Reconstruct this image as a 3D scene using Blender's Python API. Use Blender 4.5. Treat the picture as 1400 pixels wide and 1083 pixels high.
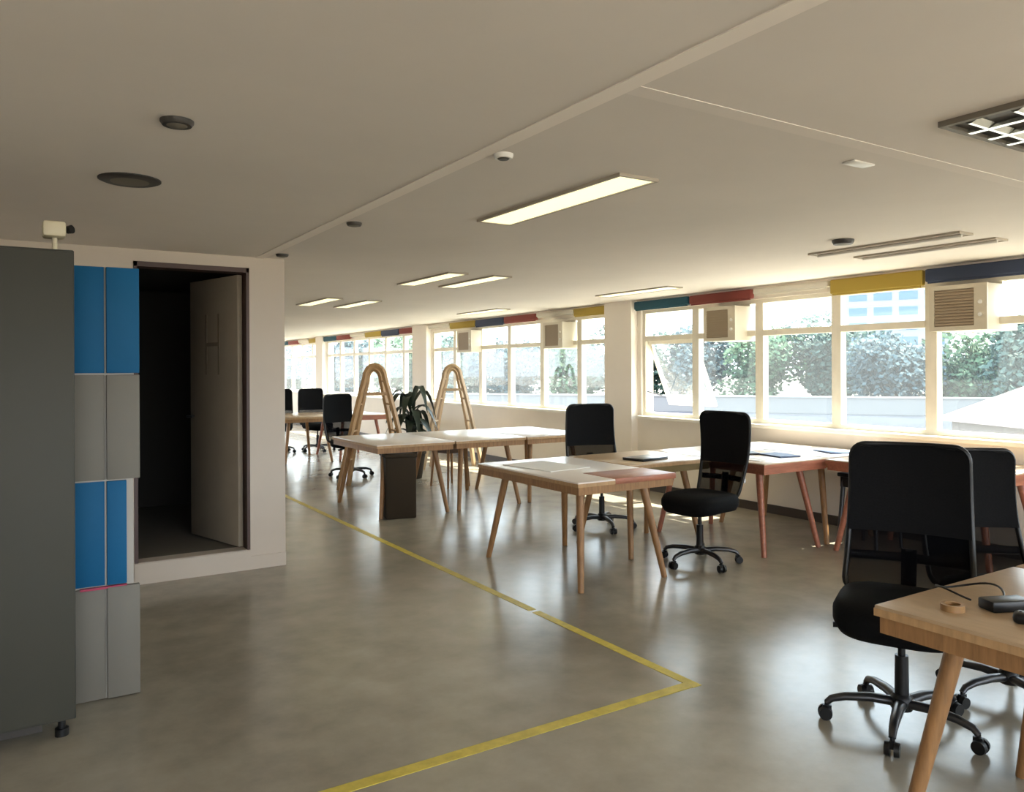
import bpy, bmesh, math, random
from mathutils import Vector, Matrix
for o in list(bpy.data.objects): bpy.data.objects.remove(o, do_unlink=True)
random.seed(7)
S = bpy.context.scene
COL = S.collection
PI = math.pi

# ------------------------------------------------------------------ camera
cam_d = bpy.data.cameras.new('camera'); cam = bpy.data.objects.new('camera', cam_d); COL.objects.link(cam)
FPX = 1070.67
cam_d.sensor_fit = 'HORIZONTAL'; cam_d.sensor_width = 36.0
cam_d.lens = 36.0 * FPX / 1400.0
cam_d.shift_y = -(541.5 - 505.3) / 1400.0
cam_d.clip_start = 0.05; cam_d.clip_end = 1500
YAW = 0.5635
cam.matrix_world = (Matrix.Translation((0, 0, 1.5)) @ Matrix.Rotation(-YAW, 4, 'Z') @ Matrix.Rotation(PI / 2, 4, 'X')
                    @ Matrix.Rotation(-0.004646, 4, 'Z'))
S.camera = cam

# ------------------------------------------------------------------ sky, sun, exposure
SKY_STRENGTH = 3.0
SUN_STRENGTH = 10.0
EXPOSURE = 1.6
w = bpy.data.worlds.new('sky'); S.world = w; w.use_nodes = True
nt = w.node_tree; bg = nt.nodes['Background']
tc = nt.nodes.new('ShaderNodeTexCoord'); sp = nt.nodes.new('ShaderNodeSeparateXYZ'); rp = nt.nodes.new('ShaderNodeValToRGB')
nt.links.new(tc.outputs['Generated'], sp.inputs[0]); nt.links.new(sp.outputs['Z'], rp.inputs[0]); nt.links.new(rp.outputs[0], bg.inputs[0])
rp.color_ramp.elements[0].position = 0.0; rp.color_ramp.elements[0].color = (0.88, 0.94, 1.0, 1)
rp.color_ramp.elements[1].position = 0.7; rp.color_ramp.elements[1].color = (0.70, 0.84, 1.0, 1)
bg.inputs[1].default_value = SKY_STRENGTH
sun_d = bpy.data.lights.new('sun', 'SUN'); sun = bpy.data.objects.new('sun', sun_d); COL.objects.link(sun)
sun_d.energy = SUN_STRENGTH; sun_d.color = (1.0, 0.90, 0.74); sun_d.angle = math.radians(0.6)
sd = Vector((-0.50, 0.10, -0.86)); sun.rotation_euler = sd.to_track_quat('-Z', 'Y').to_euler(); sun.location = (30, 0, 40)
S.view_settings.view_transform = 'Standard'; S.view_settings.look = 'None'
S.view_settings.gamma = 1.0; S.view_settings.exposure = EXPOSURE; S.view_settings.use_curve_mapping = False
try:
    S.cycles.diffuse_bounces = 8; S.cycles.max_bounces = 14; S.cycles.transparent_max_bounces = 16
    S.cycles.caustics_reflective = False; S.cycles.caustics_refractive = False
    S.cycles.sample_clamp_indirect = 6.0
except Exception: pass

# ------------------------------------------------------------------ materials
MATS = {}
def mat(name, col, rough=0.6, metal=0.0, spec=0.5, var=0.0, scale=8.0, bump=0.0, rvar=0.0, detail=4.0, stretch=None, bscale=None):
    if name in MATS: return MATS[name]
    m = bpy.data.materials.new(name); m.use_nodes = True; n = m.node_tree; b = n.nodes['Principled BSDF']
    b.inputs['Base Color'].default_value = (*col, 1); b.inputs['Roughness'].default_value = rough
    b.inputs['Metallic'].default_value = metal; b.inputs['Specular IOR Level'].default_value = spec
    if var or bump or rvar:
        t = n.nodes.new('ShaderNodeTexCoord'); nz = n.nodes.new('ShaderNodeTexNoise')
        nz.inputs['Scale'].default_value = scale; nz.inputs['Detail'].default_value = detail; nz.inputs['Roughness'].default_value = 0.6
        src = t.outputs['Object']
        if stretch:
            mp = n.nodes.new('ShaderNodeMapping'); mp.inputs['Scale'].default_value = stretch
            n.links.new(src, mp.inputs[0]); src = mp.outputs[0]
        n.links.new(src, nz.inputs['Vector'])
        if var:
            r = n.nodes.new('ShaderNodeValToRGB')
            r.color_ramp.elements[0].position = 0.3; r.color_ramp.elements[1].position = 0.7
            r.color_ramp.elements[0].color = (*[max(0, c * (1 - var)) for c in col], 1)
            r.color_ramp.elements[1].color = (*[min(1, c * (1 + var)) for c in col], 1)
            n.links.new(nz.outputs['Fac'], r.inputs[0]); n.links.new(r.outputs[0], b.inputs['Base Color'])
        if rvar:
            mr = n.nodes.new('ShaderNodeMapRange'); mr.inputs[1].default_value = 0.3; mr.inputs[2].default_value = 0.7
            mr.inputs[3].default_value = max(0.02, rough - rvar); mr.inputs[4].default_value = rough + rvar
            n.links.new(nz.outputs['Fac'], mr.inputs[0]); n.links.new(mr.outputs[0], b.inputs['Roughness'])
        if bump:
            bp = n.nodes.new('ShaderNodeBump'); bp.inputs['Strength'].default_value = bump; bp.inputs['Distance'].default_value = 0.01
            n.links.new(nz.outputs['Fac'], bp.inputs['Height']); n.links.new(bp.outputs[0], b.inputs['Normal'])
    MATS[name] = m; return m
def emis(name, col, st):
    m = bpy.data.materials.new(name); m.use_nodes = True; b = m.node_tree.nodes['Principled BSDF']
    b.inputs['Base Color'].default_value = (*col, 1); b.inputs['Emission Color'].default_value = (*col, 1)
    b.inputs['Emission Strength'].default_value = st; MATS[name] = m; return m
def mix_transparent(name, shader, col, opaque, rough=0.1):
    m = bpy.data.materials.new(name); m.use_nodes = True; n = m.node_tree; n.nodes.clear()
    out = n.nodes.new('ShaderNodeOutputMaterial'); mx = n.nodes.new('ShaderNodeMixShader'); tr = n.nodes.new('ShaderNodeBsdfTransparent')
    sh = n.nodes.new(shader); sh.inputs[0].default_value = (*col, 1)
    if shader == 'ShaderNodeBsdfGlossy': sh.inputs['Roughness'].default_value = rough
    mx.inputs[0].default_value = opaque
    n.links.new(tr.outputs[0], mx.inputs[1]); n.links.new(sh.outputs[0], mx.inputs[2]); n.links.new(mx.outputs[0], out.inputs[0])
    MATS[name] = m; return m

def concrete_floor():
    m = bpy.data.materials.new('concrete_floor'); m.use_nodes = True; n = m.node_tree; b = n.nodes['Principled BSDF']
    t = n.nodes.new('ShaderNodeTexCoord')
    def noise(sc, det):
        z = n.nodes.new('ShaderNodeTexNoise'); z.inputs['Scale'].default_value = sc; z.inputs['Detail'].default_value = det
        z.inputs['Roughness'].default_value = 0.65; n.links.new(t.outputs['Object'], z.inputs['Vector']); return z
    a = noise(0.9, 3); c = noise(4.0, 5); d = noise(60.0, 3)
    mx = n.nodes.new('ShaderNodeMix'); mx.data_type = 'FLOAT'; mx.inputs[0].default_value = 0.42
    n.links.new(a.outputs['Fac'], mx.inputs[2]); n.links.new(c.outputs['Fac'], mx.inputs[3])
    r = n.nodes.new('ShaderNodeValToRGB'); e = r.color_ramp.elements
    e[0].position = 0.25; e[0].color = (0.185, 0.163, 0.124, 1); e[1].position = 0.75; e[1].color = (0.43, 0.39, 0.315, 1)
    n.links.new(mx.outputs[0], r.inputs[0]); n.links.new(r.outputs[0], b.inputs['Base Color'])
    mr = n.nodes.new('ShaderNodeMapRange'); mr.inputs[1].default_value = 0.3; mr.inputs[2].default_value = 0.7
    mr.inputs[3].default_value = 0.19; mr.inputs[4].default_value = 0.265
    n.links.new(a.outputs['Fac'], mr.inputs[0]); n.links.new(mr.outputs[0], b.inputs['Roughness'])
    b.inputs['Specular IOR Level'].default_value = 0.55
    MATS['concrete_floor'] = m; return m

M_FLOOR = concrete_floor()
M_CEIL = mat('ceiling_paint', (0.75, 0.695, 0.64), 0.9, var=0.04, scale=0.8, bump=0.05)
M_CEILTRIM = mat('ceiling_trim_paint', (0.90, 0.83, 0.76), 0.8)
M_CEIL3 = mat('ceiling_patch', (0.78, 0.72, 0.665), 0.9)
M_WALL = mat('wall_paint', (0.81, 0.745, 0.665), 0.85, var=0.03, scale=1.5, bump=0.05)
M_WALLDIM = mat('partition_paint', (0.60, 0.53, 0.455), 0.85, var=0.03, scale=1.5, bump=0.05)  # same wall paint, darkened so the colour stands in for weaker light
M_FRAME = mat('window_frame_paint', (0.74, 0.69, 0.58), 0.5, var=0.05, scale=6)
M_SILL = mat('sill_paint', (0.82, 0.78, 0.70), 0.5)
M_BASEB = mat('baseboard_dark', (0.06, 0.045, 0.035), 0.5)
M_TAPE = mat('yellow_tape', (0.62, 0.50, 0.075), 0.45, var=0.18, scale=14)
M_WOOD = mat('leg_wood', (0.31, 0.16, 0.064), 0.45, var=0.25, scale=10, stretch=(6, 6, 0.6))
M_WOODRED = mat('reddish_wood', (0.36, 0.13, 0.075), 0.4, var=0.2, scale=8, stretch=(1, 6, 6))
M_WOODPALE = mat('pale_wood', (0.44, 0.27, 0.13), 0.5, var=0.15, scale=8, stretch=(6, 6, 0.8))
M_OLIVE = mat('olive_wood', (.20, .14, .05), .5, var=.1, scale=8)
M_TOPWOOD = mat('top_wood', (0.50, 0.36, 0.225), 0.30, var=0.08, scale=6, stretch=(8, 1, 1))
M_TOPWHITE = mat('top_white', (0.72, 0.655, 0.60), 0.30, var=0.04, scale=3)
M_BLACK = mat('chair_fabric', (0.004, 0.004, 0.0045), 0.85, spec=0.15, var=0.3, scale=120, bump=0.1)
M_BLACKPL = mat('black_plastic', (0.006, 0.006, 0.0065), 0.38, spec=0.35)
M_CHROME = mat('dull_chrome', (0.30, 0.30, 0.31), 0.25, metal=1.0)
M_DARKMET = mat('dark_metal', (0.07, 0.07, 0.075), 0.32, metal=0.8)
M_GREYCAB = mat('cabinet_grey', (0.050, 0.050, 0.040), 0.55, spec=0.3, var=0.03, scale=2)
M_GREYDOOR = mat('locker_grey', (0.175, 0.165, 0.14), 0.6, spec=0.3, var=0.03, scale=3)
M_BLUEDOOR = mat('locker_blue', (0.006, 0.10, 0.23), 0.6, spec=0.2, var=0.05, scale=3)
M_CARCASS = mat('locker_carcass', (0.36, 0.34, 0.30), 0.5)
M_DOOR = mat('door_leaf_paint', (0.34, 0.285, 0.215), 0.5, var=0.06, scale=4)
M_DOORFR = mat('door_frame_brown', (0.055, 0.022, 0.014), 0.45)
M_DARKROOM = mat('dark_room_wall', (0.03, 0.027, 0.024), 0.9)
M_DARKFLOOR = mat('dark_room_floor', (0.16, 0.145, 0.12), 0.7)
M_RECESS = mat('light_recess', (0.16, 0.14, 0.11), 0.6)
M_TROFFER = mat('troffer_frame', (0.42, 0.37, 0.30), 0.6)
M_LOUVRE = mat('louvre_metal', (0.72, 0.75, 0.72), 0.25, metal=0.9)
M_ACBODY = mat('ac_body', (0.62, 0.56, 0.44), 0.5)
M_ACGRILLE = mat('ac_grille', (0.36, 0.28, 0.19), 0.6)
M_PLASTICW = mat('white_plastic', (0.75, 0.73, 0.68), 0.4)
M_DARKFIX = mat('dark_fixture', (0.035, 0.03, 0.025), 0.5)
M_BLINDS = {'blue': mat('blind_blue', (0.012, 0.075, 0.11), 0.8), 'navy': mat('blind_navy', (0.035, 0.05, 0.095), 0.8), 'red': mat('blind_red', (0.20, 0.04, 0.03), 0.8),
            'white': mat('blind_white', (0.62, 0.58, 0.50), 0.8), 'yellow': mat('blind_yellow', (0.40, 0.28, 0.045), 0.8)}
M_BIN = mat('dark_brown_bin', (0.035, 0.024, 0.014), 0.7, spec=0.2)
M_TUBE = emis('lit_tube_diffuser', (1.0, 0.94, 0.56), 0.40)
M_GLASS = bpy.data.materials.new('window_glass')
def glass():
    m = M_GLASS; m.use_nodes = True; n = m.node_tree; n.nodes.clear()
    out = n.nodes.new('ShaderNodeOutputMaterial'); tr = n.nodes.new('ShaderNodeBsdfTransparent'); tr.inputs[0].default_value = (0.93, 0.97, 0.97, 1)
    gl = n.nodes.new('ShaderNodeBsdfGlossy'); gl.inputs['Roughness'].default_value = 0.03
    du = n.nodes.new('ShaderNodeBsdfTranslucent'); du.inputs[0].default_value = (0.8, 0.85, 0.88, 1)
    m1 = n.nodes.new('ShaderNodeMixShader'); m1.inputs[0].default_value = 0.05
    m2 = n.nodes.new('ShaderNodeMixShader'); m2.inputs[0].default_value = 0.02
    n.links.new(tr.outputs[0], m1.inputs[1]); n.links.new(gl.outputs[0], m1.inputs[2])
    n.links.new(m1.outputs[0], m2.inputs[1]); n.links.new(du.outputs[0], m2.inputs[2]); n.links.new(m2.outputs[0], out.inputs[0])
glass()
M_MESH = mix_transparent('chair_mesh', 'ShaderNodeBsdfDiffuse', (0.005, 0.005, 0.006), 0.66)

# ------------------------------------------------------------------ mesh helpers
def box(bm, x0, x1, y0, y1, z0, z1, bev=0.0, seg=2):
    b = bmesh.new() if bev else bm
    vs = [b.verts.new((x, y, z)) for x in (x0, x1) for y in (y0, y1) for z in (z0, z1)]
    for f in ((0, 1, 3, 2), (4, 6, 7, 5), (0, 4, 5, 1), (2, 3, 7, 6), (0, 2, 6, 4), (1, 5, 7, 3)):
        b.faces.new([vs[i] for i in f])
    if bev:
        bmesh.ops.bevel(b, geom=b.edges[:], offset=bev, segments=seg, affect='EDGES', profile=0.5)
        merge(bm, b)
def merge(bm, b, mtx=None):
    if mtx is not None: b.transform(mtx)
    me = bpy.data.meshes.new('t'); b.to_mesh(me); b.free(); bm.from_mesh(me); bpy.data.meshes.remove(me)
def tube(bm, p0, p1, r0, r1=None, n=12, cap=True):
    r1 = r0 if r1 is None else r1
    p0 = Vector(p0); p1 = Vector(p1); d = (p1 - p0).normalized()
    a = d.orthogonal().normalized(); c = d.cross(a)
    ra = [bm.verts.new(p0 + (a * math.cos(2 * PI * i / n) + c * math.sin(2 * PI * i / n)) * r0) for i in range(n)]
    rb = [bm.verts.new(p1 + (a * math.cos(2 * PI * i / n) + c * math.sin(2 * PI * i / n)) * r1) for i in range(n)]
    for i in range(n): bm.faces.new((ra[i], ra[(i + 1) % n], rb[(i + 1) % n], rb[i]))
    if cap: bm.faces.new(ra[::-1]); bm.faces.new(rb)
def sweep(bm, pts, r, n=8, closed=False, up=None, ry=None):
    pts = [Vector(p) for p in pts]; N = len(pts); rings = []
    ry = ry or r
    prev = None
    for i, p in enumerate(pts):
        if closed: d = pts[(i + 1) % N] - pts[i - 1]
        else: d = pts[min(i + 1, N - 1)] - pts[max(i - 1, 0)]
        d.normalize()
        if up is not None: a = (Vector(up) - d * d.dot(Vector(up))).normalized()
        else:
            a = d.orthogonal().normalized() if prev is None else (prev - d * d.dot(prev)).normalized()
        prev = a; c = d.cross(a)
        rr = r[i] if isinstance(r, (list, tuple)) else r; r2 = ry[i] if isinstance(ry, (list, tuple)) else ry
        rings.append([bm.verts.new(p + a * math.cos(2 * PI * k / n) * rr + c * math.sin(2 * PI * k / n) * r2) for k in range(n)])
    for i in range(N if closed else N - 1):
        A = rings[i]; B = rings[(i + 1) % N]
        for k in range(n): bm.faces.new((A[k], A[(k + 1) % n], B[(k + 1) % n], B[k]))
    if not closed: bm.faces.new(rings[0][::-1]); bm.faces.new(rings[-1])
def lathe(bm, prof, n=24, c=(0, 0, 0)):
    c = Vector(c); rings = []
    for r, z in prof:
        rings.append([bm.verts.new(c + Vector((r * math.cos(2 * PI * i / n), r * math.sin(2 * PI * i / n), z))) for i in range(n)])
    for A, B in zip(rings, rings[1:]):
        for i in range(n): bm.faces.new((A[i], A[(i + 1) % n], B[(i + 1) % n], B[i]))
    bm.faces.new(rings[0][::-1]); bm.faces.new(rings[-1])
def obj(name, bm, m, parent=None, smooth=True, ang=40):
    me = bpy.data.meshes.new(name)
    bmesh.ops.recalc_face_normals(bm, faces=bm.faces[:])
    bm.to_mesh(me); bm.free()
    if smooth:
        me.polygons.foreach_set('use_smooth', [True] * len(me.polygons))
        try: me.set_sharp_from_angle(angle=math.radians(ang))
        except Exception: pass
    me.materials.append(m)
    o = bpy.data.objects.new(name, me); COL.objects.link(o)
    if parent: o.parent = parent
    return o
def tag(o, label, cat, group=None, kind=None):
    o['label'] = label; o['category'] = cat
    if group: o['group'] = group
    if kind: o['kind'] = kind
    return o
def thing(name, label, cat, loc=(0, 0, 0), rz=0.0, group=None, kind=None):
    o = bpy.data.objects.new(name, None); COL.objects.link(o); o.location = loc; o.rotation_euler = (0, 0, rz); o.empty_display_size = 0.1
    return tag(o, label, cat, group, kind)
def bx(name, m, parent, *a, bev=0.0, seg=2):
    b = bmesh.new(); box(b, *a, bev=bev, seg=seg); return obj(name, b, m, parent)
def copy_tree(o, parent=None):
    c = o.copy(); COL.objects.link(c); c.parent = parent
    for ch in [k for k in o.children]: copy_tree(ch, c)
    return c
def struct(name, bm, m, label, cat):
    return tag(obj(name, bm, m, None, smooth=False), label, cat, kind='structure')

# ------------------------------------------------------------------ room shell
H = 2.36; WX = 6.6; DY = 6.06; WEX = 1.75
XL, YB, YF = -2.6, -3.5, 25.5
b = bmesh.new(); box(b, XL - .2, WX + .2, YB - .2, YF + .2, -0.12, 0.0); struct('floor', b, M_FLOOR, 'polished grey brown concrete floor of the whole room', 'floor')
b = bmesh.new(); box(b, XL - .2, WX + .2, YB - .2, YF + .2, H, H + 0.15); struct('ceiling', b, M_CEIL, 'flat beige plaster ceiling over the whole room', 'ceiling')
b = bmesh.new(); box(b, XL - .15, XL, YB, 12.5, 0, H); box(b, XL - .15, XL, 12.5, YF, 0, .9); box(b, XL - .15, XL, 12.5, YF, 2.28, H)
for y in (15.6, 18.8, 22.0, YF - .1): box(b, XL - .15, XL, y, y + .1, .9, 2.28)  # unseen openings, added to brighten the far half of the room
struct('wall_left', b, M_WALL, 'cream left wall, plain near the viewer, open window bays far away', 'wall')
b = bmesh.new(); box(b, XL, WX + .2, YB - .15, YB, 0, .5); box(b, XL, WX + .2, YB - .15, YB, 2.28, H)
for x in (XL, -.3, 2.0, 4.3, WX + .1): box(b, x, x + .1, YB - .15, YB, .5, 2.28)  # openings behind the camera, added because the room was too dark
struct('wall_back', b, M_WALL, 'cream wall with open window bays behind the viewer', 'wall')
b = bmesh.new(); box(b, XL, WX + .2, YF, YF + .15, 0, .9); box(b, XL, WX + .2, YF, YF + .15, 2.28, H)
for x in (XL, -.6, 1.4, 3.3, 4.9, WX): box(b, x, x + .1, YF, YF + .15, .9, 2.28)  # unseen end wall openings, added for more light at the far end
struct('wall_far', b, M_WALL, 'cream wall with open window bays at the far end', 'wall')
# wall with the doorway, set on a raised threshold
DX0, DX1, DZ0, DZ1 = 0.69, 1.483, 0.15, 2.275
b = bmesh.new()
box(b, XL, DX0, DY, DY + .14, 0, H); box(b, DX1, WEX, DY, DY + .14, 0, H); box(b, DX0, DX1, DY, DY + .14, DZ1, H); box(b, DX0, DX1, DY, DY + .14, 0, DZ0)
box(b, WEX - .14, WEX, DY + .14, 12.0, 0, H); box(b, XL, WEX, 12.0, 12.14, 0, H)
struct('wall_inner', b, M_WALLDIM, 'cream partition wall around the dark doorway', 'wall')
# dark room behind the doorway
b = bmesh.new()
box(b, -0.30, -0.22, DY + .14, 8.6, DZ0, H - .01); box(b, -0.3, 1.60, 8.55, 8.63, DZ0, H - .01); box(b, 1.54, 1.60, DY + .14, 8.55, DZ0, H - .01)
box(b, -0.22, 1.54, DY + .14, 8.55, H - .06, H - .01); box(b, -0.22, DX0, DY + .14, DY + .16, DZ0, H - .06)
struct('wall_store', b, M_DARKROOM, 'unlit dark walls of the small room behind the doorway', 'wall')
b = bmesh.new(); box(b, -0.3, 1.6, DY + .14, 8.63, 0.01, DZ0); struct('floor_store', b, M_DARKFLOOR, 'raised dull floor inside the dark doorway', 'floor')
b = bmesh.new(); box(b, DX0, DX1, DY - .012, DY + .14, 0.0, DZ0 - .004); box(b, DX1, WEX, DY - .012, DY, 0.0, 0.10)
struct('trim_1', b, M_WALLDIM, 'white painted raised kerb under the dark doorway', 'kerb')
# door
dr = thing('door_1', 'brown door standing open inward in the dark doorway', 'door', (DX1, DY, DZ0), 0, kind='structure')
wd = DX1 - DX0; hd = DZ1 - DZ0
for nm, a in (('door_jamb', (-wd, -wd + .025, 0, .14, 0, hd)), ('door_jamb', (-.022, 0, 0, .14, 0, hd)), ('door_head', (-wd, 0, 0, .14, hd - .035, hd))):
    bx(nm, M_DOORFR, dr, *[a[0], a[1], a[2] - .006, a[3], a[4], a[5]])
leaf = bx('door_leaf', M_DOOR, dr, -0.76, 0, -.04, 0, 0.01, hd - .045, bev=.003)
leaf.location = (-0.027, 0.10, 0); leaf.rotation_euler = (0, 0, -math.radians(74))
M_MARK = mat('door_mark', (0.19, 0.155, 0.115), 0.6)
for a in ((-.50, -.475, 1.32, 1.80), (-.30, -.275, 1.32, 1.80), (-.475, -.30, 1.545, 1.575)):
    bx('sign_mark', M_MARK, leaf, a[0], a[1], 0, .003, a[2], a[3])
    bx('sign_mark', M_MARK, leaf, a[0], a[1], -.043, -.04, a[2], a[3])
bb = bmesh.new(); tube(bb, (-.70, -.10, .98), (-.60, -.10, .98), .010); tube(bb, (-.70, -.10, .98), (-.70, -.04, .98), .012); obj('door_handle', bb, M_DARKMET, leaf)

# ceiling strips
b = bmesh.new(); box(b, 1.53, 1.60, YB, DY, H - .004, H); struct('trim_2', b, M_CEILTRIM, 'long pale strip on the ceiling running toward the doorway wall', 'ceiling strip')
b = bmesh.new(); box(b, 1.60, WX - .05, 1.80, 1.87, H - .002, H); struct('trim_3', b, M_CEIL3, 'faint cross strip on the ceiling branching to the windows', 'ceiling strip')

# window wall: piers, parapet, lintel, sill, baseboard
BAYS = [  # (pier start, mullion edges from near to far)
    [-3.45, -2.90, -1.98, -1.06, -0.14, 0.78, 1.70],
    [2.24, 2.84, 3.76, 4.68, 5.60, 6.52, 7.42],
    [8.03, 8.73, 9.65, 10.57, 11.49, 12.41, 13.28],
    [13.93, 14.60, 15.52, 16.44, 17.36, 18.28, 19.22],
    [19.78, 20.40, 21.32, 22.24, 23.16, 24.08, 25.0]]
SZ, TZ0, TZ1, WZ = 0.92, 1.845, 1.905, 2.23
b = bmesh.new()
box(b, WX, WX + .2, YB, YF, 0, SZ - .04); box(b, WX, WX + .2, YB, YF, WZ, H)
prev = YB
for e in BAYS:
    box(b, WX, WX + .2, prev, e[0], SZ - .04, WZ); prev = e[-1]
box(b, WX, WX + .2, prev, YF, SZ - .04, WZ)
struct('wall_right', b, M_WALL, 'cream window wall with low parapet running down the room', 'wall')
for i, (p0, p1) in enumerate(((1.72, 2.22), (7.49, 8.02), (13.30, 13.92), (19.24, 19.76))):
    b = bmesh.new(); box(b, WX - .10, WX, p0, p1, 0, H); struct('wall_pier_%d' % (i + 1), b, M_WALL, 'cream pier between window bays, number %d along the window wall' % (i + 1), 'pier')
for i, e in enumerate(BAYS):
    b = bmesh.new(); box(b, WX - .09, WX + .2, e[0] + (0 if i else 0), e[-1], SZ - .04, SZ, bev=.008)
    struct('trim_%d' % (i + 4), b, M_SILL, 'pale window ledge of window bay %d' % (i + 1), 'window sill')
b = bmesh.new(); prev = YB
for p0, p1 in ((1.72, 2.22), (7.49, 8.02), (13.30, 13.92), (19.24, 19.76), (YF, YF)):
    box(b, WX - .018, WX, prev, p0, 0.0, 0.09); prev = p1
struct('baseboard_right', b, M_BASEB, 'dark baseboard at the foot of the window wall', 'baseboard')

# ------------------------------------------------------------------ windows, blinds, air conditioners
ACS = {(1, 1): (3.20, 3.66), (1, 4): (5.75, 6.20), (2, 1): (8.86, 9.33), (2, 4): (11.45, 11.95)}
SEQ = ['yellow', 'white', 'red', 'blue']   # near to far, continued over the bays
def window(n, y0, y1, bay, opened=False, ac=None):
    t = thing('window_%d' % n, 'cream framed window %d of the window wall' % n, 'window', (WX + .03, y0, 0), 0, kind='structure')
    W = y1 - y0; j = .05
    b = bmesh.new(); box(b, 0, .08, 0, j, SZ, WZ); box(b, 0, .08, W - j, W, SZ, WZ); box(b, 0, .08, j, W - j, WZ - .04, WZ); box(b, 0, .08, j, W - j, SZ, SZ + .045)
    obj('frame', b, M_FRAME, t, smooth=False)
    bx('transom', M_FRAME, t, -.008, .085, j, W - j, TZ0, TZ1)
    u0, u1 = j, W - j
    if ac:
        a0, a1 = ac[0] - y0, ac[1] - y0
        if a0 - u0 > .02: bx('upper_pane', M_GLASS, t, .038, .044, u0, a0, TZ1, WZ - .04)
        if u1 - a1 > .02: bx('upper_pane', M_GLASS, t, .038, .044, a1, u1, TZ1, WZ - .04)
        bx('filler_board', M_FRAME, t, .03, .05, a0, a1, 2.17, WZ - .04)
    else:
        bx('upper_pane', M_GLASS, t, .038, .044, u0, u1, TZ1, WZ - .04)
    if not opened:
        bx('lower_pane', M_GLASS, t, .038, .044, u0, u1, SZ + .045, TZ0)
    else:
        sash = bpy.data.objects.new('sash', None)
        b = bmesh.new(); hh = TZ0 - SZ - .05; ww = u1 - u0 - .01
        box(b, 0, .035, 0, .045, -hh, 0); box(b, 0, .035, ww - .045, ww, -hh, 0); box(b, 0, .035, .045, ww - .045, -.045, 0); box(b, 0, .035, .045, ww - .045, -hh, -hh + .045)
        sash = obj('sash', b, M_FRAME, t, smooth=False)
        sash.location = (.03, u0 + .005, TZ0 - .002); sash.rotation_euler = (0, -math.radians(24), 0)
        bx('sash_pane', M_GLASS, sash, .015, .02, .045, ww - .045, -hh + .045, -.045)
        bb = bmesh.new(); tube(bb, (.02, u1 - .01, 1.22), (.26, u1 - .02, 1.16), .007, n=6); obj('stay', bb, M_DARKMET, t)
    return t
n = 1; blind_i = 0
BAYWORD = ['behind the viewer', 'in the nearest window bay', 'in the second window bay', 'in the third window bay', 'in the farthest window bay']
# colours near -> far for each bay
BCOL = {1: ['red', 'navy', 'yellow', 'white', 'red', 'blue'], 2: ['yellow', 'white', 'red', 'navy', 'yellow', 'white'],
        3: ['red', 'navy', 'yellow', 'white', 'red', 'blue'], 4: ['yellow', 'white', 'red', 'blue', 'yellow', 'white']}
ORD = ['nearest', 'second', 'third', 'fourth', 'fifth', 'farthest']
for bi, e in enumerate(BAYS):
    for k in range(6):
        window(n, e[k], e[k + 1], bi, opened=(bi == 1 and k == 5), ac=ACS.get((bi, k))); n += 1
        if bi in BCOL and not (bi == 1 and k == 0) and not (bi == 4 and k > 3):
            cname = BCOL[bi][k]; y0, y1 = e[k] + .012, e[k + 1] - .012
            if bi == 1 and k == 5: y1 += .05
            t = thing('roller_blind', '%s rolled-up blind over the %s window %s' % ({'navy': 'dark blue', 'blue': 'teal blue', 'white': 'cream'}.get(cname, cname), ORD[k], BAYWORD[bi]), 'blind', (WX - .055, y0, 2.265), 0, 'rolled-up blinds above the windows')
            m = M_BLINDS[cname]; W = y1 - y0
            bb = bmesh.new(); bh = {'yellow': .135 if bi == 1 else .10, 'navy': .11, 'white': .06}.get(cname, .098); box(bb, -.030, .030, 0, W, .070 - bh, .070, bev=.014, seg=3); obj('rolled_fabric', bb, m, t)
            bb = bmesh.new(); box(bb, -.020, -.006, .02, W - .02, .056 - bh, .073 - bh); obj('bottom_bar', bb, m, t)
def air_con(y0, y1, label):
    t = thing('air_conditioner', label, 'air conditioner', (WX - .17, y0, 1.80), 0, 'box air conditioners in the windows')
    W = y1 - y0; HH = .37
    bx('casing', M_ACBODY, t, .02, .48, 0, W, 0, HH, bev=.006)
    b = bmesh.new(); box(b, 0, .02, 0, W, 0, .035); box(b, 0, .02, 0, W, HH - .035, HH); box(b, 0, .02, 0, .10, .035, HH - .035); box(b, 0, .02, W - .04, W, .035, HH - .035)
    obj('front_bezel', b, M_ACBODY, t, smooth=False)
    bx('grille_back', M_ACGRILLE, t, .012, .022, .10, W - .04, .035, HH - .035)
    sl = bmesh.new(); box(sl, .001, .012, .102, W - .042, 0, .012); first = obj('grille_slat', sl, M_ACGRILLE, t); first.location.z = .045
    for i in range(1, 12):
        c = first.copy(); COL.objects.link(c); c.parent = t; c.location.z = .045 + i * .0245
    b = bmesh.new(); lathe(b, [(.016, 0), (.016, .012), (.012, .015)], 12); kn = obj('knob', b, M_PLASTICW, t); kn.location = (0, .05, .12); kn.rotation_euler = (0, -PI / 2, 0)
    k2 = kn.copy(); COL.objects.link(k2); k2.parent = t; k2.location = (0, .05, .22)
air_con(3.20, 3.66, 'beige box air conditioner under the dark blue blind at right')
air_con(5.75, 6.20, 'beige box air conditioner under the red blind near the cream pier')
air_con(8.86, 9.33, 'small beige air conditioner in the nearer half of the second window bay')
air_con(11.45, 11.95, 'distant beige air conditioner in the farther half of the second window bay')

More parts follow.
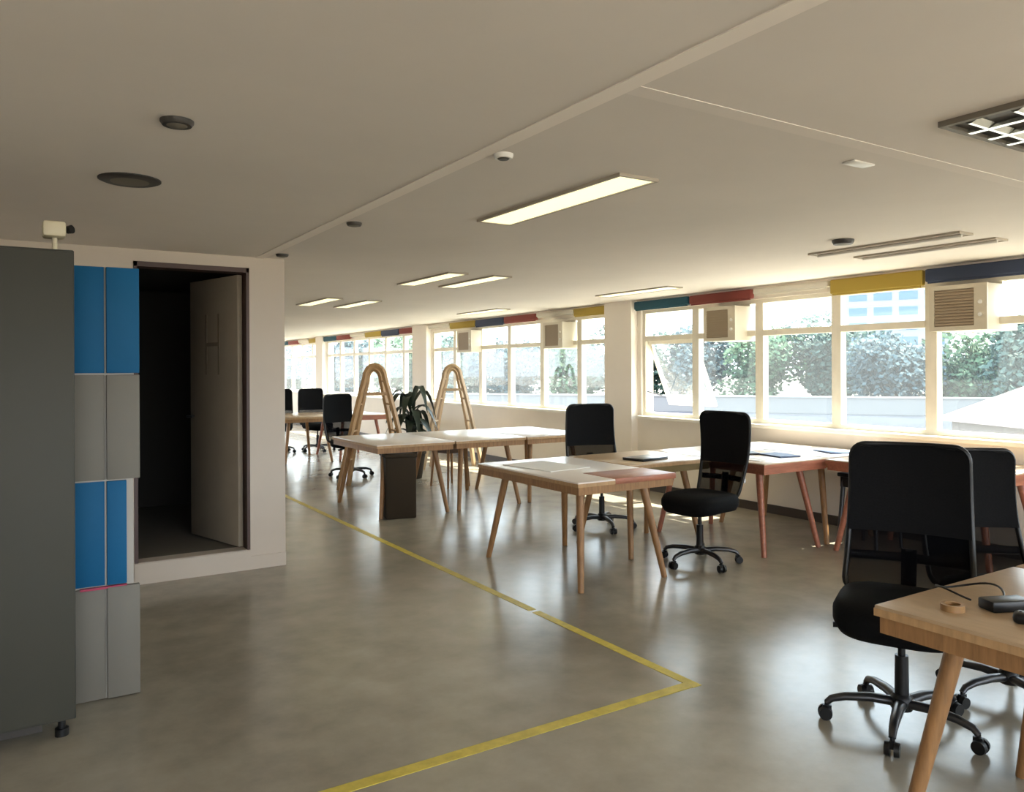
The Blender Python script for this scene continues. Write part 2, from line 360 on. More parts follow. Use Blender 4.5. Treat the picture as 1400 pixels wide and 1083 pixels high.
# portals guide the daylight sampling through the bays
for e in BAYS:
    L = bpy.data.lights.new('window_portal', 'AREA'); L.shape = 'RECTANGLE'; L.size = e[-1] - e[0]; L.size_y = WZ - SZ
    L.cycles.is_portal = True
    o = bpy.data.objects.new('window_portal', L); COL.objects.link(o); o.location = (WX + .22, (e[0] + e[-1]) / 2, (WZ + SZ) / 2)
    o.rotation_euler = (Vector((-1, 0, 0))).to_track_quat('-Z', 'Z').to_euler()

for sx, sy, loc, dv in ((WX - XL, 1.78, ((WX + XL) / 2, YB - .18, 1.39), (0, 1, 0)), (WX - XL, 1.38, ((WX + XL) / 2, YF + .18, 1.59), (0, -1, 0)), (YF - 12.5, 1.38, (XL - .18, (YF + 12.5) / 2, 1.59), (1, 0, 0))):  # portals for the added, unseen wall openings
    L = bpy.data.lights.new('window_portal', 'AREA'); L.shape = 'RECTANGLE'; L.size = sx; L.size_y = sy; L.cycles.is_portal = True
    o = bpy.data.objects.new('window_portal', L); COL.objects.link(o); o.location = loc; o.rotation_euler = Vector(dv).to_track_quat('-Z', 'Z').to_euler()
# ------------------------------------------------------------------ ceiling fixtures
def troffer(x0, x1, y0, y1, label, lit=True, z=H):
    t = thing('ceiling_light', label, 'ceiling light', ((x0 + x1) / 2, (y0 + y1) / 2, z), 0, 'strip lights on the ceiling')
    w, l = (x1 - x0) / 2, (y1 - y0) / 2; f = .014
    b = bmesh.new(); box(b, -w, -w + f, -l, l, -.014, 0); box(b, w - f, w, -l, l, -.014, 0); box(b, -w + f, w - f, -l, -l + f, -.014, 0); box(b, -w + f, w - f, l - f, l, -.014, 0)
    obj('frame', b, M_TROFFER, t, smooth=False)
    if lit: bx('diffuser', M_TUBE, t, -w + f, w - f, -l + f, l - f, -.010, -.002)
    else:
        bx('tray', M_LOUVRE2, t, -w + f, w - f, -l + f, l - f, -.008, -.002)
        bb = bmesh.new(); tube(bb, (0, -l + .03, -.018), (0, l - .03, -.018), .011, n=10); obj('tube', bb, M_PLASTICW, t)
    return t
M_LOUVRE2 = mat('unlit_tray', (0.50, 0.44, 0.37), 0.5)
troffer(2.23, 2.46, 2.64, 3.90, 'lit strip light nearest the viewer, alone on the ceiling')
troffer(3.20, 3.40, 6.10, 7.20, 'lit strip light, left one of the nearer distant pair')
troffer(3.66, 3.86, 6.10, 7.20, 'lit strip light, right one of the nearer distant pair')
troffer(3.08, 3.28, 8.95, 10.15, 'small distant lit strip light, left one of the farthest pair')
troffer(3.62, 3.82, 9.05, 10.25, 'small distant lit strip light, right one of the farthest pair')
troffer(5.70, 5.92, 6.00, 7.20, 'lit strip light close to the windows above the cream pier')
troffer(5.70, 5.92, 9.40, 10.6, 'faint lit strip light close to the second window bay')
troffer(5.02, 5.18, 2.66, 3.78, 'unlit strip light near the windows, left of a pair', lit=False)
troffer(5.46, 5.62, 2.66, 3.70, 'unlit strip light beside the windows, right of a pair', lit=False)
# louvred fixture, off
t = thing('louvre_light', 'unlit louvred ceiling light with bright metal fins at top right', 'ceiling light', (3.03, 0.92, H))
LW, LL = .30, .60
b = bmesh.new(); f = .022; box(b, -LW, -LW + f, -LL, LL, -.02, 0); box(b, LW - f, LW, -LL, LL, -.02, 0); box(b, -LW + f, LW - f, -LL, -LL + f, -.02, 0); box(b, -LW + f, LW - f, LL - f, LL, -.02, 0)
obj('frame', b, M_RECESS, t, smooth=False)
bx('tray', M_DARKFIX, t, -LW + f, LW - f, -LL + f, LL - f, -.006, -.001)
for x in (-.135, 0, .135): bx('long_fin', M_LOUVRE, t, x - .012, x + .012, -LL + f, LL - f, -.022, -.008)
for i in range(8):
    y = -LL + .09 + i * .146
    for x in (-.206, -.0675, .0675, .206):
        b = bmesh.new(); vs = [(-.05, -.03, -.008), (.05, -.03, -.008), (.05, .03, -.008), (-.05, .03, -.008), (-.055, -.006, -.022), (.055, -.006, -.022), (.055, .006, -.022), (-.055, .006, -.022)]
        v = [b.verts.new((p[0] + x, p[1] + y, p[2])) for p in vs]
        for q in ((0, 1, 2, 3), (4, 5, 6, 7), (0, 1, 5, 4), (1, 2, 6, 5), (2, 3, 7, 6), (3, 0, 4, 7)): b.faces.new([v[k] for k in q])
        obj('cross_fin', b, M_LOUVRE, t, smooth=False)
def round_fixture(name, x, y, r, label, cat, dark=True, drop=.018):
    t = thing(name, label, cat, (x, y, H))
    b = bmesh.new(); lathe(b, [(r, 0), (r, -drop * .4), (r * .86, -drop)], 28); obj('rim', b, M_DARKFIX if dark else M_PLASTICW, t)
    b = bmesh.new(); lathe(b, [(r * .62, -drop), (r * .5, -drop - .004)], 24); obj('lens', b, M_RECESS if dark else M_DARKFIX, t)
round_fixture('ceiling_speaker', .43, 3.88, .13, 'large dark round ceiling fitting above the grey cabinet', 'ceiling fitting', drop=.012)
round_fixture('smoke_detector', .467, 2.885, .055, 'small dark round detector on the ceiling at left', 'detector', drop=.018)
round_fixture('spot_light', 1.645, 2.66, .04, 'small white spot light beside the pale ceiling strip', 'spot light', dark=False)
round_fixture('spot_light', 1.665, 4.35, .045, 'tiny grey spot light midway along the pale ceiling strip', 'spot light')
round_fixture('spot_light', 1.66, 5.80, .045, 'tiny dark spot light at the partition end of the ceiling strip', 'spot light')
round_fixture('smoke_detector', 4.69, 3.255, .07, 'round detector beside the unlit strip lights', 'detector', drop=.03)
t = tag(bx('ceiling_plate', M_PLASTICW, None, -.07, .07, -.03, .03, -.008, 0, bev=.003), 'small white blank plate on the ceiling at right', 'ceiling plate'); t.location = (2.99, 2.0, H)

# ------------------------------------------------------------------ floor tape
b = bmesh.new(); box(b, 2.68, 2.735, 2.66, 4.02, 0.0, .002); box(b, 2.68, 2.735, 4.06, 9.6, 0.0, .002); tag(obj('floor_tape', b, M_TAPE, None, smooth=False), 'yellow tape line on the floor running away beside the desks', 'floor tape')
b = bmesh.new(); box(b, -1.5, 2.68, 2.665, 2.725, 0.0, .002); tag(obj('floor_tape', b, M_TAPE, None, smooth=False), 'yellow tape line on the floor crossing in the foreground', 'floor tape')

# ------------------------------------------------------------------ cabinets at left
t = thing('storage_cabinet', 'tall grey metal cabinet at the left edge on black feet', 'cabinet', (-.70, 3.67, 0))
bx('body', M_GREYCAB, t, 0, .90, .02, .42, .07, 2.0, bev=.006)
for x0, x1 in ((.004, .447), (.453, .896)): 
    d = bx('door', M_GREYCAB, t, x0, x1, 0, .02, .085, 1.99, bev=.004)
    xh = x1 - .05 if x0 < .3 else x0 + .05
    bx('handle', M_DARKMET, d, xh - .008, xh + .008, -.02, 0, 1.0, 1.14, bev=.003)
b = bmesh.new(); box(b, .10, .78, .06, .40, .03, .07); obj('plinth', b, M_DARKFIX, t, smooth=False)
for x in (.05, .85):
    for y in (.06, .38):
        b = bmesh.new(); lathe(b, [(.026, 0), (.026, .03), (.014, .03), (.014, .07)], 14); o = obj('foot', b, M_BLACKPL, t); o.location = (x, y, 0)
t = thing('locker_tower', 'narrow locker tower with alternating blue and grey doors beside grey cabinet', 'locker', (.205, 4.02, 0))
bx('carcass', M_CARCASS, t, 0, .252, .02, .45, 0.0, 1.98)
for i, (z0, z1, m, xr) in enumerate(((0.0, .515, M_GREYDOOR, .275), (.515, 1.0, M_BLUEDOOR, .222), (1.0, 1.488, M_GREYDOOR, .277), (1.488, 1.982, M_BLUEDOOR, .277))):
    z0 += .004; z1 -= .004
    yo = .012 if i == 1 else 0.0
    d = bx('door', m, t, 0.0, .132, yo + .006, .02 + yo, z0, z1, bev=.002)
    d2 = bx('door', m, t, .140, xr, yo - .006, .02 + yo, z0, z1, bev=.003)
    for dd, lab in ((d, 1), (d2, 1)):
        dd['label'] = 'blue locker door' if m is M_BLUEDOOR else 'grey locker door'
bx('red_edge_strip', mat('crimson', (.35, .02, .07), .4), t, .03, .222, -.003, .02, .506, .516)
t = thing('security_camera', 'small cream camera on a short stem above the grey cabinet', 'camera', (.135, 3.80, 2.0))
b = bmesh.new(); lathe(b, [(.035, 0), (.035, .008), (.010, .012), (.010, .06)], 16); obj('stem', b, mat('cream_plastic', (.62, .56, .40), .5), t)
b = bmesh.new(); box(b, -.045, .04, -.06, .05, .06, .125, bev=.012); obj('body', b, MATS['cream_plastic'], t)
b = bmesh.new(); tube(b, (.045, -.02, .095), (.062, -.035, .098), .016, .018); obj('lens', b, M_BLACKPL, t)

# ------------------------------------------------------------------ desks
def desk(x0, x1, y0, y1, label, top=M_TOPWOOD, apron=None, legm=M_WOOD, h=.75, red=None, feet=None):
    t = thing('desk', label, 'desk', ((x0 + x1) / 2, (y0 + y1) / 2, 0), 0, 'wooden desks in the room')
    w, l = (x1 - x0) / 2 - .003, (y1 - y0) / 2 - .003
    bx('tabletop', top, t, -w, w, -l, l, h - .028, h, bev=.004)
    bx('edge_band', M_WOODPALE if legm is M_WOOD else legm, t, -w - .001, w + .001, -l - .001, l + .001, h - .034, h - .010)
    for a in ((-w + .012, w - .012, -l + .012, -l + .034), (-w + .012, w - .012, l - .034, l - .012), (-w + .012, -w + .034, -l + .034, l - .034), (w - .034, w - .012, -l + .034, l - .034)):
        bx('apron', apron or legm, t, *a, h - .088, h - .034)
    for sx in (-1, 1):
        for sy in (-1, 1):
            b = bmesh.new(); tube(b, (sx * (w - .16), sy * (l - .19), h - .034), (sx * (w - .06), sy * (l - .055), 0), .030, .021, n=14)
            obj('leg', b, legm, t)
    if red is not None:
        p = bx('inset_panel', M_WOODRED, t, red - (x0 + x1) / 2, w + .0025, -l - .0025, -l + .36, h - .036, h + .003, bev=.002)
        p['label'] = 'reddish wood panel'
    return t
desk(3.12, 4.00, 4.13, 5.46, 'pale desk with a reddish corner panel, nearest of the middle row', top=M_TOPWHITE, red=3.44)
desk(4.02, 4.92, 4.66, 5.46, 'wooden desk set back in the middle row behind the mesh chair', apron=M_OLIVE)
desk(4.93, 5.73, 4.12, 5.44, 'wooden desk third in the middle row, papers on it', legm=M_WOODRED)
desk(5.745, 6.50, 4.14, 5.44, 'sunlit desk against the windows at the end of the middle row', top=M_TOPWHITE)
desk(5.62, 6.50, 2.75, 4.08, 'desk beside the windows partly hidden by the large black chair', legm=M_WOODRED)
desk(2.29, 3.17, .17, 1.49, 'wooden desk in the right foreground with a cable on it')
desk(3.18, 4.06, .17, 1.49, 'wooden desk at the right edge beyond the foreground desk')
desk(3.02, 3.90, 7.30, 8.62, 'far desk above the dark brown bin, left end of the second row', top=M_TOPWHITE)
desk(3.91, 4.80, 7.30, 8.62, 'far pale desk in the middle of the second row', top=M_TOPWHITE)
desk(4.81, 5.70, 7.30, 8.62, 'far pale desk at the window end of the second row', top=M_TOPWHITE)
desk(3.55, 4.45, 12.45, 13.75, 'small distant desk beside the partition end', top=M_TOPWOOD)
desk(4.46, 5.36, 12.45, 13.75, 'small distant desk right of the one by the partition end', legm=M_WOODRED)

# ------------------------------------------------------------------ office chairs
def back_grid(bm, v0, v1, th, inset=0.0, off=0.0, nu=12, nv=18, W=.245, z0=.49, z1=1.15, r=.06, tp=.022):
    def P(u, v, o):
        z = z0 + (z1 - z0) * v
        hw = (W - tp * (1 - v) ** 1.5) - inset
        top = z1 - r; bot = z0 + r
        if z > top: hw = hw - r + math.sqrt(max(0, r * r - (z - top) ** 2)) + 0.0
        elif z < bot: hw = hw - r + math.sqrt(max(0, r * r - (z - bot) ** 2))
        y = -.235 - .10 * v + .05 * math.sin(PI * v) * -1 + .035 * u * u + o
        return Vector((u * hw, y, z))
    vv = [v0 + (v1 - v0) * (math.sin(PI / 2 * j / nv) if v1 > .9 else 1 - math.cos(PI / 2 * j / nv)) for j in range(nv + 1)]
    A = [[bm.verts.new(P(-1 + 2 * i / nu, vv[j], off - th / 2)) for i in range(nu + 1)] for j in range(nv + 1)]
    B = [[bm.verts.new(P(-1 + 2 * i / nu, vv[j], off + th / 2)) for i in range(nu + 1)] for j in range(nv + 1)]
    for j in range(nv):
        for i in range(nu):
            bm.faces.new((A[j][i], A[j][i + 1], A[j + 1][i + 1], A[j + 1][i])); bm.faces.new((B[j][i], B[j + 1][i], B[j + 1][i + 1], B[j][i + 1]))
    ring = [(0, i) for i in range(nu)] + [(j, nu) for j in range(nv)] + [(nv, i) for i in range(nu, 0, -1)] + [(j, 0) for j in range(nv, 0, -1)]
    for k in range(len(ring)):
        a = ring[k]; c = ring[(k + 1) % len(ring)]
        bm.faces.new((A[a[0]][a[1]], B[a[0]][a[1]], B[c[0]][c[1]], A[c[0]][c[1]]))
    return P
def make_chair(tp):
    t = thing('office_chair', 'x', 'chair', group='black office chairs')
    # seat
    b = bmesh.new(); N = 40; prof = [(.80, .415), (.93, .425), (1.0, .465), (1.0, .505), (.94, .535), (.75, .547), (.4, .543), (.05, .54)]
    rings = []
    for s_, z in prof:
        rg = []
        for i in range(N):
            a = 2 * PI * i / N; ca, sa = math.cos(a), math.sin(a); e = 2 / 3.6
            x = .255 * s_ * math.copysign(abs(ca) ** e, ca); y = .245 * s_ * math.copysign(abs(sa) ** e, sa)
            rg.append(b.verts.new((x, y, z - (.03 * max(0, y / .245) ** 2))))
        rings.append(rg)
    for A, B in zip(rings, rings[1:]):
        for i in range(N): b.faces.new((A[i], A[(i + 1) % N], B[(i + 1) % N], B[i]))
    b.faces.new(rings[0][::-1]); b.faces.new(rings[-1]); obj('seat', b, M_BLACK, t, ang=60)
    b = bmesh.new(); box(b, -.10, .10, -.13, .11, .385, .437, bev=.012); obj('seat_mechanism', b, M_BLACKPL, t)
    b = bmesh.new(); tube(b, (.10, .02, .405), (.24, .05, .40), .008); tube(b, (.20, .042, .402), (.26, .054, .399), .012); obj('lever', b, M_BLACKPL, t)
    # back
    b = bmesh.new(); P = back_grid(b, 0.40, 1.0, .030, inset=.008, tp=tp); obj('back_pad', b, M_BLACK, t, ang=60)
    b = bmesh.new(); back_grid(b, 0.0, 0.41, .006, inset=.012, tp=tp); obj('mesh_panel', b, M_MESH, t)
    pts = []; K = 28
    for j in range(K + 1): pts.append(P(1, .5 - .5 * math.cos(PI * j / K), 0))
    for i in range(1, 10): pts.append(P(1 - 2 * i / 10, 1, 0))
    for j in range(K, -1, -1): pts.append(P(-1, .5 - .5 * math.cos(PI * j / K), 0))
    for i in range(1, 10): pts.append(P(-1 + 2 * i / 10, 0, 0))
    b = bmesh.new(); sweep(b, pts, .013, n=8, closed=True); obj('back_frame', b, M_BLACKPL, t, ang=80)
    b = bmesh.new(); sweep(b, [P(-1 + 2 * i / 12, .22, -.03 - .012 * math.cos(PI * (-1 + 2 * i / 12) / 2)) for i in range(13)], .022, n=10, up=(0, 0, 1), ry=.008); obj('lumbar_bar', b, M_CHROME, t, ang=80)
    b = bmesh.new(); sweep(b, [(0, -.10, .41), (0, -.22, .405), (0, -.285, .46), (0, -.30, .58), (0, -.315, .68)], .032, n=10, up=(1, 0, 0), ry=.011); obj('back_spine', b, M_BLACKPL, t, ang=80)
    # lift and base
    b = bmesh.new(); tube(b, (0, 0, .11), (0, 0, .30), .028, .026, 18); tube(b, (0, 0, .30), (0, 0, .39), .015, .015, 14); obj('gas_lift', b, M_BLACKPL, t)
    b = bmesh.new(); lathe(b, [(.040, .075), (.046, .085), (.044, .125), (.032, .14)], 20); obj('hub', b, M_BLACKPL, t)
    leg = cst = None
    for i in range(5):
        a = 2 * PI * i / 5 + .3
        if leg is None:
            b = bmesh.new(); sweep(b, [(.03, 0, .105), (.12, 0, .112), (.22, 0, .105), (.275, 0, .09), (.295, 0, .07)], [.020, .019, .017, .015, .013], n=10, up=(0, 0, 1), ry=[.026, .023, .019, .016, .014])
            leg = obj('base_leg', b, M_DARKMET, t, ang=60); L = leg
            b = bmesh.new()
            for s_ in (-1, 1): tube(b, (.30, s_ * .008, .029), (.30, s_ * .027, .029), .029, .026, 18)
            tube(b, (.295, 0, .03), (.295, 0, .075), .008, n=8); box(b, .275, .31, -.008, .008, .03, .062)
            cst = obj('caster', b, M_BLACKPL, L); C_ = cst
        else:
            L = leg.copy(); COL.objects.link(L); L.parent = t
            C_ = cst.copy(); COL.objects.link(C_); C_.parent = L
        L.rotation_euler = (0, 0, a); C_.rotation_euler = (0, 0, 0)
    return t
protos = {}
def chair(x, y, fx, fy, label, sc=1.0, tp=-.022):
    if tp in protos: o = copy_tree(protos[tp])
    else: o = protos[tp] = make_chair(tp)
    o.location = (x, y, 0); o.rotation_euler = (0, 0, math.atan2(-fx, fy)); o.scale = (sc, sc, sc); o['label'] = label
    return o
chair(3.12, 1.90, -.90, -.43, 'large black mesh office chair in front, behind the foreground desk', 1.0)
chair(3.79, 1.80, -.50, -.86, 'black office chair behind the large front one at right edge', .95)
chair(4.44, 4.33, -1, -.08, 'black mesh office chair in front of the middle row of desks', 1.0, .045)
chair(4.66, 5.80, -.3, -.95, 'black office chair behind the middle row beside the pale pier')
chair(3.98, 10.55, .3, -.95, 'distant black office chair seen through the left wooden trestle')
chair(4.72, 14.25, .1, -1, 'distant black office chair behind the desk near the partition')
chair(4.02, 14.35, -.3, -1, 'farthest black office chair half hidden by the partition end')

# ------------------------------------------------------------------ other furniture
t = thing('waste_bin', 'tall dark brown square bin under the far desk', 'bin', (3.30, 7.42, 0), math.radians(-12))
b = bmesh.new()
vs0 = [(-.15, -.15), (.15, -.15), (.15, .15), (-.15, .15)]
box(b, -.155, .155, -.155, .155, 0, .62, bev=.012); obj('body', b, M_BIN, t)
b = bmesh.new(); box(b, -.165, .165, -.165, .165, .615, .655, bev=.008); obj('rim', b, M_BIN, t)
b = bmesh.new(); box(b, -.13, .13, -.13, .13, .652, .66); obj('flap', b, M_BLACKPL, t)
def trestle(x, y, rz, label, m, sc=1.0):
    t = thing('wooden_trestle', label, 'trestle', (x, y, 0), rz, 'tall wooden A-shaped trestles'); t.scale = (sc,) * 3
    for fy, k in ((-.10, 1.0), (.10, .74)):
        path = [(-.45, 0), (-.37, .40), (-.28, .80), (-.185, 1.18), (-.125, 1.40)]
        arc = [(.125 * math.cos(PI - PI * i / 8) , 1.40 + .16 * math.sin(PI * i / 8)) for i in range(9)]
        full = path[:-1] + arc + [(-px, pz) for px, pz in path[:-1][::-1]]
        b = bmesh.new(); sweep(b, [(px * k, fy + (.10 if fy > 0 else -.10) * (1 - pz / 1.56), pz * (1 if fy < 0 else .97)) for px, pz in full], .030, n=4, up=(0, 1, .0), ry=.034); obj('a_frame', b, m, t, ang=60)
    for z, hx in ((.35, .38), (.72, .298), (1.06, .215), (1.36, .137)):
        for s_ in (-1, 1):
            b = bmesh.new(); yy = .10 + .10 * (1 - z / 1.56); tube(b, (s_ * hx, -yy, z), (s_ * hx * .74, yy, z), .014, n=8); obj('rung', b, m, t)
    for z, hx in ((.55, .335), (1.20, .18)):
        yy = .10 + .10 * (1 - z / 1.56)
        b = bmesh.new(); box(b, -hx, hx, -yy - .008, -yy + .008, z - .02, z + .02); obj('crossbar', b, m, t)
trestle(3.88, 9.45, math.radians(-20), 'tall wooden A-shaped trestle behind the far desks, left one', M_WOODPALE)
trestle(5.62, 10.6, math.radians(-28), 'tall pale wooden A-shaped trestle behind the far desks, right one', mat('pale_wood_light', (.50, .35, .21), .5), 1.0)
def stool(x, y, rz, label, seatm, legm, h=.46, w=.18):
    t = thing('stool', label, 'stool', (x, y, 0), rz)
    bx('seat', seatm, t, -w, w, -w, w, h - .035, h, bev=.01)
    for a in ((-w + .02, w - .02, -w + .02, -w + .04), (-w + .02, w - .02, w - .04, w - .02), (-w + .02, -w + .04, -w + .04, w - .04), (w - .04, w - .02, -w + .04, w - .04)): bx('apron', seatm, t, *a, h - .12, h - .035)
    for sx in (-1, 1):
        for sy in (-1, 1):
            b = bmesh.new(); tube(b, (sx * (w - .04), sy * (w - .04), h - .04), (sx * (w - .005), sy * (w - .005), 0), .02, .014, 10); obj('leg', b, legm, t)
stool(4.72, 8.98, .2, 'brown wooden stool behind the far pale desks', mat('brown_seat', (.09, .045, .025), .5), M_WOOD, h=.56)
stool(6.03, 3.95, 0, 'black stool tucked under the desk beside the windows', M_BLACKPL, M_DARKMET, h=.62)
# drooping dark plant
t = thing('potted_plant', 'dark drooping leafy plant in a pot behind the far desks', 'plant', (4.62, 9.95, 0))
b = bmesh.new(); lathe(b, [(.15, 0), (.20, .34), (.215, .34), (.215, .38), (.185, .38), (.18, .34)], 24); obj('pot', b, M_BIN, t)
b = bmesh.new(); lathe(b, [(.178, .33), (.178, .345)], 20); obj('soil', b, M_BASEB, t)
b = bmesh.new(); sweep(b, [(0, 0, .34), (.01, 0, .7), (0, .02, 1.05)], [.03, .024, .015]); obj('stem', b, M_BIN, t)
M_LEAF = mat('dark_leaf', (.018, .030, .018), .45, var=.3, scale=6)
for i in range(26):
    a = i * 2.399; z0 = .62 + .44 * (i / 26); Lr = .28 + .14 * random.random(); up = .10 + .16 * random.random() + (.10 if i > 18 else 0)
    b = bmesh.new(); ca, sa = math.cos(a), math.sin(a); lv = []
    for k in range(8):
        s_ = k / 7; r_ = .02 + Lr * s_; z = z0 + up * math.sin(s_ * PI * .75) * 1.2 - .42 * s_ * s_ * Lr / .4; wv = .052 * math.sin(PI * min(1, s_ * .92 + .06)) + .004
        lv.append([b.verts.new((r_ * ca - q * wv * sa, r_ * sa + q * wv * ca, z - (.016 if q == 0 else 0))) for q in (-1, 0, 1)])
    for A, B in zip(lv, lv[1:]):
        b.faces.new((A[0], A[1], B[1], B[0])); b.faces.new((A[1], A[2], B[2], B[1]))
    obj('leaf', b, M_LEAF, t)

# ------------------------------------------------------------------ things on the desks
t = thing('laptop', 'closed black laptop on the desk behind the mesh chair', 'laptop', (4.40, 4.90, .75), .15)
bx('base', M_BLACKPL, t, -.16, .16, -.11, .11, 0, .012, bev=.003); bx('lid', M_DARKMET, t, -.16, .16, -.11, .11, .013, .021, bev=.003)
t = thing('open_laptop', 'open dark laptop on the desk right of the mesh chair', 'laptop', (5.35, 4.78, .75), math.radians(-25))
bx('base', M_BLACKPL, t, -.17, .17, -.12, .12, 0, .015, bev=.003)
s_ = bx('screen', M_BLACKPL, t, -.17, .17, 0, .01, 0, .16, bev=.003); s_.location = (0, .12, .012); s_.rotation_euler = (-math.radians(62), 0, 0)
M_PAPER = mat('paper', (.80, .79, .76), .8); M_BLUEP = mat('blue_print', (.08, .12, .22), .6)
for i, (x, y, rz, m, lab) in enumerate(((5.12, 4.45, .3, M_PAPER, 'white sheet of paper at the front of the third desk'), (5.52, 4.46, -.2, M_BLUEP, 'dark blue printed sheet on the third desk'), (5.95, 4.75, .15, M_PAPER, 'white sheet of paper on the sunlit window desk'), (6.15, 4.38, -.4, M_BLUEP, 'dark blue folder on the sunlit window desk'))):
    b = bmesh.new(); box(b, -.105, .105, -.148, .148, 0, .004 if m is M_PAPER else .012); o = tag(obj('paper_sheet' if m is M_PAPER else 'folder', b, m, None, smooth=False), lab, 'paper' if m is M_PAPER else 'folder'); o.location = (x, y, .75); o.rotation_euler = (0, 0, rz)
b = bmesh.new(); box(b, -.20, .20, -.28, .28, 0, .006); o = tag(obj('paper_sheet', b, M_PAPER, None, smooth=False), 'large white sheet on the nearest middle-row desk', 'paper'); o.location = (3.45, 4.98, .75); o.rotation_euler = (0, 0, .12)
# foreground desk items
t = thing('power_adapter', 'black power adapter with a thin cable on the foreground desk', 'adapter', (2.585, 1.235, .75), math.radians(-25))
bx('body', M_BLACKPL, t, -.07, .07, -.035, .035, 0, .035, bev=.008)
b = bmesh.new(); pts = []
for i in range(33):
    a = 2 * PI * i / 32 * .9; pts.append((-.02 + .17 * math.sin(a) * .55, .035 + .10 + .10 * -math.cos(a) * 1.0, .006 + .03 * math.sin(a) ** 2))
sweep(b, pts, .0035, n=6); obj('cable', b, M_BLACKPL, t, ang=80)
t = thing('computer_mouse', 'small dark computer mouse at the edge of the foreground desk', 'mouse', (2.50, 1.12, .75), .4)
b = bmesh.new(); box(b, -.03, .03, -.05, .05, 0, .032, bev=.014, seg=4); obj('body', b, M_BLACKPL, t)
b = bmesh.new(); tube(b, (0, .030, .026), (0, .030, .036), .004, n=8); obj('wheel', b, M_DARKMET, t)
t = thing('tape_roll', 'small brown tape roll on the foreground desk', 'tape roll', (2.44, 1.32, .75))
b = bmesh.new(); N = 28
for r0, r1, z0, z1 in ((.034, .022, 0, .02),):
    R = [[b.verts.new((r * math.cos(2 * PI * i / N), r * math.sin(2 * PI * i / N), z)) for i in range(N)] for r, z in ((r0, z0), (r0, z1), (r1, z1), (r1, z0))]
    for k in range(4):
        for i in range(N): b.faces.new((R[k][i], R[k][(i + 1) % N], R[(k + 1) % 4][(i + 1) % N], R[(k + 1) % 4][i]))
obj('tape', b, mat('brown_tape', (.30, .17, .07), .4), t)

# ------------------------------------------------------------------ outdoors
GZ = -3.0
b = bmesh.new(); box(b, -300, 420, -300, 420, GZ - .3, GZ); tag(obj('ground', b, mat('pale_ground', (.30, .27, .225), .9, var=.12, scale=.05), None, smooth=False), 'pale sunlit ground outside the windows', 'ground', kind='structure')
b = bmesh.new(); box(b, -.0, 60, -90, 90, 0, .03); o = tag(obj('road', b, mat('asphalt', (.028, .032, .042), .9, spec=.1, var=.3, scale=.15), None, smooth=False), 'grey asphalt car park outside between the building and the trees', 'road', kind='structure'); o.location = (26, 30, GZ); o.rotation_euler = (0, 0, math.radians(38))
def tree(x, y, h, r, label, m, seed):
    rnd = random.Random(seed)
    t = thing('tree', label, 'tree', (x, y, GZ), 0, 'hazy trees outside the windows')
    b = bmesh.new(); sweep(b, [(0, 0, 0), (.1, .05, h * .25), (0, 0, h * .5), (.1, -.1, h * .8)], [h * .03, h * .024, h * .018, h * .006], n=8); obj('trunk', b, M_BARK, t)
    vs, fs = [], []
    blobs = [(rnd.uniform(-.55, .55) * r, rnd.uniform(-.55, .55) * r, h * rnd.uniform(.14, .84), r * rnd.uniform(.38, .62)) for _ in range(15)]
    for bx_, by_, bz_, br in blobs:
        for _ in range(520):
            d = Vector((rnd.gauss(0, 1), rnd.gauss(0, 1), rnd.gauss(0, 1))).normalized() * br * rnd.uniform(.75, 1.05)
            c = Vector((bx_, by_, bz_)) + d
            u = Vector((rnd.gauss(0, 1), rnd.gauss(0, 1), rnd.gauss(0, 1))).normalized(); v = u.orthogonal().normalized(); s_ = r * rnd.uniform(.04, .075)
            k = len(vs); vs += [c + u * s_, c + v * s_ * .7, c - u * s_, c - v * s_ * .7]; fs.append((k, k + 1, k + 2, k + 3))
    me = bpy.data.meshes.new('foliage'); me.from_pydata(vs, [], fs); me.materials.append(m)
    o = bpy.data.objects.new('foliage', me); COL.objects.link(o); o.parent = t; o['kind'] = 'stuff'
M_BARK = mat('bark', (.07, .05, .035), .9)
LEAVES = [mat('foliage_a', (.026, .060, .046), .8, var=.3, scale=.5), mat('foliage_b', (.038, .085, .038), .8, var=.3, scale=.5), mat('foliage_c', (.020, .048, .056), .8, var=.3, scale=.5)]
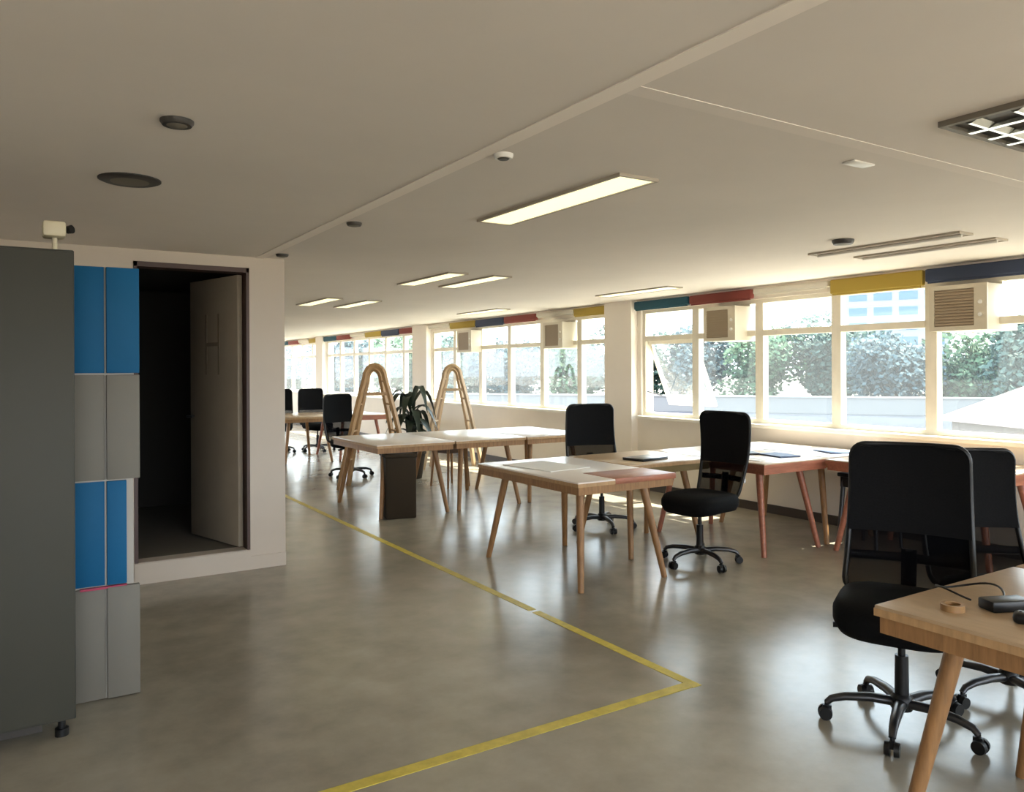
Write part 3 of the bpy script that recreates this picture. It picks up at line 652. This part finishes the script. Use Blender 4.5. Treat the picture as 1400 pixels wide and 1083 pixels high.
TREES = [ # x pixel-free world positions along a line ~80-120 m out
    (92, 40, 10, 6.2, 'leafy tree outside the window below the dark blue blind'), (96, 49, 9.5, 6.0, 'bright tree outside right of the yellow-blind window'),
    (88, 54, 8.5, 5.5, 'rounded tree outside the window with the yellow blind'), (90, 64, 9.5, 6.0, 'dense tree outside left of the yellow-blind window'),
    (84, 70, 9, 5.6, 'blue-green tree outside the window with the cream blind'), (82, 80, 9.5, 6.0, 'broad tree outside left half of the cream-blind window'),
    (76, 87, 9.8, 6.0, 'tall tree outside the window with the red blind'), (72, 97, 9.2, 5.8, 'tree outside beyond the teal-blind open window'),
    (68, 108, 9, 6.0, 'tree outside the second window bay, rightmost there'), (62, 116, 9.6, 6.4, 'tree outside the second window bay, second from its right'),
    (55, 124, 9, 6.2, 'tree outside the second window bay, in its middle'), (48, 132, 9.5, 6.5, 'tree outside the second window bay, toward its left'),
    (38, 140, 9, 6.6, 'tree outside the third window bay, at right'), (98, 30, 9, 6.0, 'tree outside at the right edge of the photo')]
for i, (x, y, h, r, lab) in enumerate(TREES): tree(x, y, h, r, lab, LEAVES[i % 3], 100 + i)
# apartment tower far away
t = thing('apartment_tower', 'pale tall building outside above the trees in the yellow-blind window', 'building', (150, 92, GZ), math.radians(30))
bx('wall', mat('tower_wall', (.19, .20, .21), .8), t, -9, 9, -9, 9, 0, 36)
wb = bmesh.new(); box(wb, -.06, .0, -1.6, 1.6, 0, 1.6); wn = None
M_TWIN = mat('tower_window', (.05, .10, .15), .3)
for k in range(11):
    for j in range(4):
        if wn is None: wn = obj('window', wb, M_TWIN, t); o = wn
        else: o = wn.copy(); COL.objects.link(o); o.parent = t
        o.location = (-9, -6.6 + j * 4.4, 3 + k * 2.9)
# low house with terracotta roof
t = thing('low_house', 'low building with a pinkish roof outside at the right window', 'house', (37, 11.5, GZ), math.radians(-28))
bx('wall', mat('house_wall', (.15, .13, .12), .8), t, -5, 5, -6, 6, 0, 2.2)
b = bmesh.new(); v = [b.verts.new(p) for p in ((-5.6, -6.6, 2.15), (5.6, -6.6, 2.15), (5.6, 6.6, 2.15), (-5.6, 6.6, 2.15), (0, -6.6, 4.0), (0, 6.6, 4.0))]
for q in ((0, 1, 4), (1, 2, 5, 4), (2, 3, 5), (3, 0, 4, 5), (0, 3, 2, 1)): b.faces.new([v[k] for k in q])
obj('roof', b, mat('terracotta', (.075, .050, .042), .8, var=.15, scale=2), t, smooth=False)
t = thing('boundary_wall', 'long pale boundary wall outside in front of the trees', 'wall', (60, 58, GZ), math.radians(125))
bx('wall', mat('boundary', (.16, .155, .15), .8), t, -45, 45, -.2, .2, 0, 1.6)
bx('coping', mat('coping', (.25, .24, .23), .8), t, -45, 45, -.3, .3, 1.6, 1.75)
